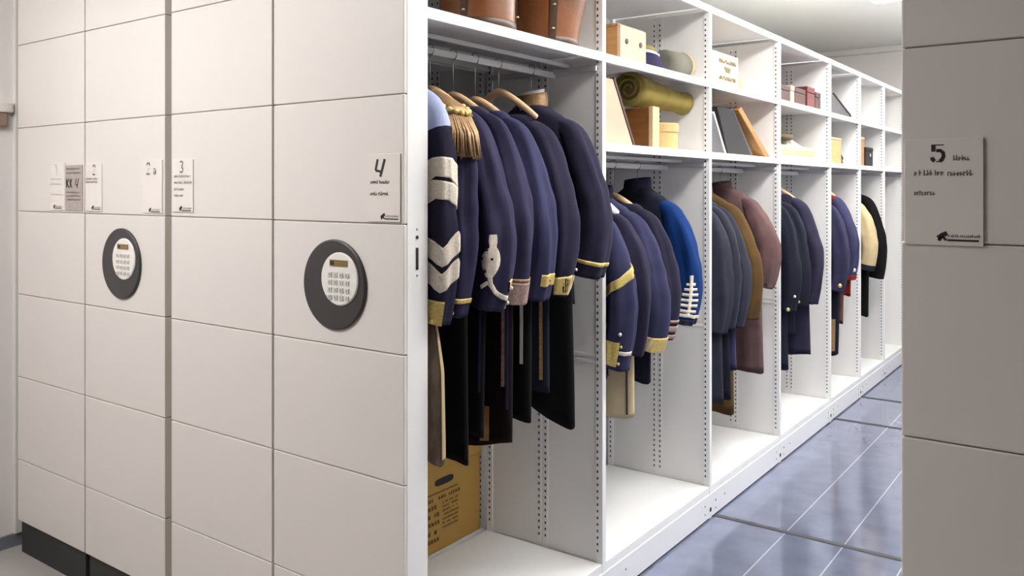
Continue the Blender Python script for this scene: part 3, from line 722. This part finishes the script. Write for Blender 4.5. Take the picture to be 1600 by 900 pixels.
# ------------------------------------------------------------------ things on the shelves
ZS1, ZS2 = 2.0424, 1.7094
def text_rows(mb, x, y0, y1, rows, h, m, seed=1):
    """printed lines on a face x = const, running along y"""
    r = random.Random(seed)
    for z in rows:
        y = y0
        while y < y1:
            w = r.uniform(.5, 1.0)*h
            if r.random() > .15:
                mb.add([(x, y, z), (x, y+w, z), (x, y+w, z+h*r.uniform(.7, 1.1)), (x, y, z+h)], [(0, 1, 2, 3)], m)
            y += w+h*.3
# leather hat cases
def hat_case(x, y, r0, r1, h, label, rz=0):
    t = thing('leather_hat_case', label, 'hat case', (x, y, ZS1), 'leather hat cases', rz)
    MB().lathe([(r0, 0), (r0*1.01, .01), (r0+(r1-r0)*.25, h*.35), (r0+(r1-r0)*.55, h*.62), (r1, h), (r1-.01, h), (r1-.012, h-.02)], (0, 0, 0), M['leather'], 40).build('body', t, smooth=True)
    MB().lathe([(r0+.003, .006), (r0+.005, .012), (r0+.004, .026), (r0+.001, .03)], (0, 0, 0), M['leatherdark'], 40, caps=False).build('base_band', t, smooth=True)
    for a in (-1.25, .6):
        mb = MB(); R = []
        for k in range(9):
            u = k/8; rr = r0+(r1-r0)*(u**1.1)+.003
            R.append([(rr*math.cos(a+d), rr*math.sin(a+d), u*h) for d in (-.09, -.045, 0, .045, .09)])
        mb.rings(R, M['leatherdark'], False, False, closed=False)
        s_ = mb.build('strap', t, smooth=True)
        mb = MB()
        for zz in (.05, .13): mb.lathe([(.006, 0), (.004, .004)], ((r0+.006+(r1-r0)*zz/h)*math.cos(a), (r0+.006+(r1-r0)*zz/h)*math.sin(a), zz), M['brass'], 10, axis=2)
        mb.build('rivet', s_)
hat_case(-1.69, 2.135, .122, .130, .24, 'left brown leather hat case on the top shelf of the first bay')
hat_case(-1.69, 2.525, .120, .172, .26, 'right brown leather hat case, flaring upwards, top shelf of the first bay', .5)

def prism_yz(name, label, cat, poly, x0, x1, z, m, edge=None, group=None, em='woodlight'):
    t = thing(name, label, cat, ((x0+x1)/2, sum(p[0] for p in poly)/len(poly), z), group)
    cx, cy = t.location[0], t.location[1]
    P = [(p[0]-cy, p[1]-z) for p in poly]
    MB().prism(P, 0, x0-cx, x1-cx, M[m]).build('case', t, bevel=.004)
    if edge:
        a, b = Vector(P[edge[0]]), Vector(P[edge[1]]); n = Vector((-(b-a).y, (b-a).x)).normalized()
        c_ = sum((Vector(p) for p in P), Vector((0, 0)))/len(P)
        if n.dot(a-c_) < 0: n = -n
        q = [a, b, b+n*.012, a+n*.012]
        MB().prism([(v.x, v.y) for v in q], 0, x0-cx, x1-cx+.003, M[em]).build('edge_board', t)
    return t
# bay 2 top: crate, cap, shako
t = thing('wooden_box', 'small wooden box with pale end and two bolt heads, top shelf of second bay', 'box', (-1.76, 3.04, ZS1))
MB().box(-.16, .145, -.11, .11, 0, .142, M['woodhoney']).build('carcass', t, bevel=.002)
MB().box(.145, .16, -.11, .11, 0, .145, M['pinkcard']).build('end_board', t, bevel=.001)
for y in (-.06, .06): MB().lathe([(.011, 0), (.011, .004), (.006, .006)], (.16, y, .085), M['greyboard'], 12, axis=0).build('bolt', t)
MB().box(-.165, .15, -.113, .113, .142, .15, M['woodhoney']).build('lid', t)
t = thing('peaked_cap', 'navy blue cap with pale top piping, top shelf of the second bay', 'cap', (-1.70, 3.33, ZS1))
def oval(a, b, cx, cy, z, n=32, tilt=0): return [(cx+a*math.cos(2*PI*k/n), cy+b*math.sin(2*PI*k/n), z+tilt*math.sin(2*PI*k/n)) for k in range(n)]
MB().rings([oval(.085, .125, 0, .02, 0), oval(.085, .122, 0, .015, .02), oval(.078, .085, 0, -.035, .075, tilt=-.01), oval(.07, .07, 0, -.04, .082, tilt=-.01)], M['navy']).build('crown', t, smooth=False)
MB().rings([oval(.081, .089, 0, -.035, .073, tilt=-.01), oval(.081, .089, 0, -.035, .081, tilt=-.01), oval(.074, .08, 0, -.036, .086, tilt=-.01)], M['periwinkle']).build('piping', t)
MB().rings([oval(.062, .062, 0, -.035, .084, tilt=-.01), oval(.058, .058, 0, -.035, .112), oval(.03, .03, 0, -.035, .12)], M['olivecloth']).build('top_button', t, smooth=True)
t = thing('shako_hat', 'grey felt hat lying on its side with a cream rim, top shelf of second bay', 'hat', (-1.68, 3.59, ZS1))
MB().lathe([(.03, -.11), (.058, -.11), (.062, 0), (.066, .07), (.05, .07), (.05, .0)], (0, 0, .068), M['greycloth'], 32, axis=1).build('crown', t, smooth=True)
MB().lathe([(.062, .066), (.068, .068), (.068, .085), (.054, .085), (.052, .066)], (0, 0, .068), M['creamcloth'], 32, axis=1, caps=False).build('rim', t, smooth=True)
MB().lathe([(.055, .086), (.0675, .088), (.0675, .094), (.055, .094)], (0, 0, .068), M['creamcloth'], 32, axis=1, caps=False).build('rim', t, smooth=True)
# bay 2 middle shelf
prism_yz('sloping_case', 'pale pink card case with a sloping side, middle shelf of the second bay', 'case', [(2.735, ZS2), (3.04, ZS2), (2.872, 1.965), (2.735, 1.965)], -2.0, -1.60, ZS2, 'pinkcard', edge=(1, 2), em='brownbox')
t = thing('wooden_case', 'upright flat wooden case with a pale end board, middle shelf of second bay', 'case', (-1.78, 3.235, ZS2))
MB().box(-.18, .165, -.03, .03, 0, .172, M['woodbrown']).build('board', t, bevel=.002)
MB().box(.165, .185, -.032, .032, 0, .176, M['woodlight']).build('end_board', t, bevel=.002)
t = thing('round_box', 'round tan chipwood box with a lid, middle shelf of second bay', 'box', (-1.69, 3.44, ZS2))
MB().lathe([(.09, 0), (.09, .085)], (0, 0, 0), M['roundbox'], 40).build('drum', t, smooth=False)
MB().lathe([(.094, .08), (.094, .115), (.09, .119), (.02, .12)], (0, 0, 0), M['roundbox'], 40).build('lid', t)
t = thing('rolled_felt', 'olive felt roll lying across the round box and wooden case', 'felt roll', (-1.70, 3.385, 1.895))
R = []; n = 32
for k in range(15):
    u = k/14; y = -.20+.50*u
    r = .072-.030*u+(.012 if u > .85 else 0)*(u-.85)/.15
    zc = .068-.010*u+(-.018*u if 0 else 0)
    R.append([(r*1.05*math.cos(2*PI*j/n)+.02*u, y, zc-.012*u+r*math.sin(2*PI*j/n)*(1+.04*math.sin(3*2*PI*j/n))) for j in range(n)])
MB().rings(R, M['olivecloth']).build('roll', t, smooth=True)
sp = []
for k in range(60):
    a = k/59*4.6*PI; r = .012+.052*k/59; sp.append((r*math.cos(a), -.203, .068+r*math.sin(a)))
MB().tube(sp, .006, M['olivecloth'], 6).build('spiral_edge', t, smooth=True)
# bay 3 top: printed carton and tan wedge
t = thing('printed_carton', 'cream carton with printed lines, top shelf of the third bay', 'carton', (-1.72, 4.02, ZS1))
mb = MB().box(-.12, .12, -.168, .168, 0, .168, M['creambox']); mb.build('carton', t, bevel=.002)
mb = MB(); text_rows(mb, .1207, -.09, .13, (.118, .128), .011, M['boxprint'], 3); text_rows(mb, .1207, -.02, .05, (.075, .088), .016, M['boxprint'], 4); text_rows(mb, .1207, -.09, .13, (.035, .045), .011, M['boxprint'], 5); mb.build('lettering', t)
prism_yz('sloping_case', 'tan wooden case with a sloping side behind the printed carton', 'case', [(4.205, ZS1), (4.375, ZS1), (4.29, 2.13), (4.205, 2.19)], -1.95, -1.63, ZS1, 'roundbox')
# bay 3 middle: leaning boards
prism_yz('picture_frame', 'dark frame with a white edge leaning at the near side of the third bay', 'frame', [(3.727, ZS2), (4.01, ZS2), (3.855, 1.905), (3.727, 1.905)], -1.95, -1.60, ZS2, 'greyboard', edge=(1, 2), em='whitebox')
prism_yz('sloping_case', 'black leatherette case leaning in the third bay', 'case', [(4.05, ZS2), (4.39, ZS2), (4.12, 1.94), (3.91, 1.94)], -1.98, -1.60, ZS2, 'blackboard')
prism_yz('leaning_board', 'grey board between the black case and the tan board', 'board', [(4.405, ZS2), (4.47, ZS2), (4.17, 1.955), (4.135, 1.945)], -1.95, -1.62, ZS2, 'greyboard')
prism_yz('leaning_board', 'tan wooden board leaning in the third bay, beside the divider', 'board', [(4.60, ZS2), (4.68, ZS2), (4.235, 1.965), (4.19, 1.945)], -1.98, -1.60, ZS2, 'woodhoney')
# bay 4 top: dark boxes
for (y0, y1, h, m, lab) in ((4.72, 5.06, .105, 'brownbox', 'dark brown box, nearest of the row on top of the fourth bay'),
                            (5.07, 5.14, .118, 'pinkcard', 'narrow pinkish box among the dark boxes of the fourth bay'),
                            (5.15, 5.36, .115, 'brownbox', 'dark brown box right of the narrow pinkish box'),
                            (5.40, 5.56, .145, 'redbox', 'dark red box on top of the fourth bay'),
                            (5.575, 5.69, .125, 'brownbox', 'dark brown box beside the dark red one, against the divider')):
    t = thing('leather_box', lab, 'box', (-1.74, (y0+y1)/2, ZS1), 'dark boxes on top of the fourth bay')
    w = (y1-y0)/2
    MB().box(-.13, .13, -w, w, 0, h*.72, M[m]).build('base', t, bevel=.003)
    MB().box(-.132, .132, -w-.001, w+.001, h*.74, h, M[m]).build('lid', t, bevel=.004)
# bay 4 middle: tray with plumes
t = thing('storage_tray', 'cream open tray holding white plumes, middle shelf of the fourth bay', 'tray', (-1.74, 5.20, ZS2))
mb = MB(); mb.box(-.13, .13, -.46, .44, 0, .008, M['creambox'])
for a in ((-.13, .13, -.46, -.452), (-.13, .13, .432, .44), (-.13, -.122, -.452, .432), (.122, .13, -.452, .432)): mb.box(*a, .008, .088, M['creambox'])
mb.build('tray', t, bevel=.002)
mb = MB(); text_rows(mb, .1307, -.36, .36, (.03, .05), .014, M['roundbox'], 6); mb.build('lettering', t)
def plume(y, z, r, lab, x=-1.72):
    t = thing('feather_plume', lab, 'plume', (x, y, z), 'white plumes in the tray')
    me = MB(); R = []
    for k in range(13):
        u = k/12; rr = r*math.sin(PI*min(.97, max(.05, u)))**.6
        R.append([(rr*(1+.14*noise.noise((3*math.cos(a), 3*math.sin(a), 9*u+y*7)))*math.cos(a), rr*(1+.14*noise.noise((3*math.cos(a)+9, 3*math.sin(a), 9*u)))*math.sin(a), u*r*2) for a in [2*PI*j/24 for j in range(24)]])
    me.rings(R, M['plume']).build('feathers', t, smooth=True)
    MB().tube([(0, 0, 0), (0, 0, -.0)] if 0 else [(0, 0, .004), (0, 0, .03)], .008, M['brass'], 8).build('socket', t)
for i, y in enumerate((4.84, 4.98, 5.12, 5.26, 5.40, 5.54)):
    plume(y, ZS2+.009, .060+.006*math.sin(i*2.1), ['white plume nearest in the cream tray', 'second white plume in the cream tray', 'third white plume in the tray, left below the brown cap', 'fourth white plume in the tray, right below the brown cap', 'fifth white plume in the cream tray', 'white plume farthest in the cream tray'][i])
t = thing('flat_cap', 'flat brown cap resting on the white plumes', 'cap', (-1.72, 5.19, ZS2+.131))
MB().rings([oval(.06, .13, 0, 0, 0), oval(.075, .16, 0, 0, .012), oval(.07, .15, 0, 0, .03), oval(.03, .06, 0, 0, .038)], M['dustbrown']).build('crown', t, smooth=True)
MB().rings([oval(.03, .10, .05, -.06, .002), oval(.034, .105, .05, -.06, .008), oval(.03, .10, .05, -.06, .012)], M['leatherdark']).build('peak', t, smooth=True)
t = thing('white_box', 'tall white box with dark round marks behind the cream tray', 'box', (-1.95, 4.86, ZS2))
MB().box(-.07, .07, -.13, .13, 0, .22, M['whitebox']).build('carton', t, bevel=.003)
for z in (.185, .13): MB().lathe([(.018, 0), (.018, .002)], (.07, .06, z), M['greyboard'], 16, axis=0).build('round_mark', t)
# bay 5
prism_yz('sloping_case', 'dark grey wedge shaped case on the top shelf of the fifth bay', 'case', [(5.725, ZS1), (6.46, ZS1), (6.42, 2.062), (5.96, 2.183), (5.725, 2.235)], -1.95, -1.60, ZS1, 'greyboard', edge=(2, 3), em='blackboard')
prism_yz('sloping_case', 'dark grey wedge shaped case behind the tan box in the fifth bay', 'case', [(5.86, ZS2), (6.46, ZS2), (6.43, 1.75), (5.95, 1.982), (5.86, 1.982)], -1.98, -1.66, ZS2, 'greyboard', edge=(2, 3), em='blackboard')
t = thing('wooden_box', 'tan upright box in front of the grey wedge case, fifth bay', 'box', (-1.60, 5.86, ZS2))
MB().box(-.05, .045, -.125, .125, 0, .155, M['roundbox']).build('carcass', t, bevel=.003)
MB().box(-.052, .047, -.127, .127, .156, .172, M['woodlight']).build('lid', t, bevel=.002)
# bay 6
t = thing('wooden_box', 'narrow honey coloured box standing in the sixth bay', 'box', (-1.70, 6.72, ZS2))
MB().box(-.1, .1, -.09, .09, 0, .20, M['woodhoney']).build('carcass', t, bevel=.003); MB().box(-.102, .102, -.092, .092, .201, .222, M['pinkcard']).build('lid', t, bevel=.002)
t = thing('leather_box', 'dark upright box beside the honey box in the sixth bay', 'box', (-1.70, 6.98, ZS2))
MB().box(-.1, .1, -.11, .11, 0, .12, M['blackboard']).build('base', t, bevel=.003); MB().box(-.102, .102, -.112, .112, .121, .15, M['blackboard']).build('lid', t, bevel=.004)
MB().lathe([(.012, 0), (.012, .004)], (.1, .02, .09), M['pearl'], 12, axis=0).build('clasp', t)
# bay 4 deck: cream shoe
t = thing('cream_shoe', 'cream shoe with dark sole on the base deck of the fourth bay', 'shoe', (-1.74, 4.86, .1505))
MB().rings([oval(.035, .11, 0, 0, 0), oval(.036, .115, 0, 0, .012)], M['leatherdark']).build('sole', t)
MB().rings([oval(.034, .108, 0, 0, .0125), oval(.036, .11, 0, 0, .03), oval(.03, .085, 0, .02, .06), oval(.026, .045, 0, .055, .085), oval(.02, .038, 0, .056, .085), oval(.018, .03, 0, .056, .06)], M['creamcloth']).build('upper', t, smooth=True)
# archive box in unit 3, seen through the open back of the first bay
t = thing('archive_box', 'brown cardboard archive box with hand hole and printing, low in the first bay', 'box', (-2.30, 2.365, .1505))
mb = MB().box(-.185, .185, -.325, .325, 0, .315, M['cardboard']); mb.build('box_body', t, bevel=.003)
MB().box(-.19, .19, -.33, .33, .3155, .43, M['cardboard']).build('lid', t, bevel=.003)
R = [[(.1855+dx, .10+.055*math.copysign(abs(math.cos(a))**.6, math.cos(a)), .262+.014*math.copysign(abs(math.sin(a))**.6, math.sin(a))) for a in [2*PI*k/20 for k in range(20)]] for dx in (-.001, .0006)]
MB().rings(R, M['black']).build('hand_hole', t)
mb = MB(); xx = .1857
mb.add([(xx, -.03, .222), (xx, .18, .222), (xx, .18, .227), (xx, -.03, .227)], [(0, 1, 2, 3)], M['cardink'])
text_rows(mb, xx, .0, .19, (.196,), .013, M['cardink'], 11)
for k in range(7): text_rows(mb, xx, .09, .18, (.175-.016*k,), .008, M['cardink'], 12+k)
text_rows(mb, xx, -.01, .06, (.165, .135, .105, .07, .04), .016, M['cardink'], 30)
mb.build('lettering', t)

# ------------------------------------------------------------------ camera, world, view
cam = bpy.data.cameras.new('camera'); co = bpy.data.objects.new('camera', cam); C.objects.link(co)
cam.sensor_width = 36; cam.sensor_fit = 'HORIZONTAL'; cam.lens = 36*1310/1600
cam.shift_y = -(450-294)/1600
cam.clip_start = .05
co.location = (0, 0, H); co.rotation_euler = (PI/2, 0, math.atan2(952, 1310))
sc = bpy.context.scene; sc.camera = co
w = bpy.data.worlds.new('world'); sc.world = w; w.use_nodes = True
w.node_tree.nodes['Background'].inputs[0].default_value = (.8, .85, .9, 1); w.node_tree.nodes['Background'].inputs[1].default_value = .2
sc.view_settings.view_transform = 'Standard'; sc.view_settings.look = 'None'; sc.view_settings.gamma = 1
sc.view_settings.exposure = 0.0; sc.view_settings.use_curve_mapping = False
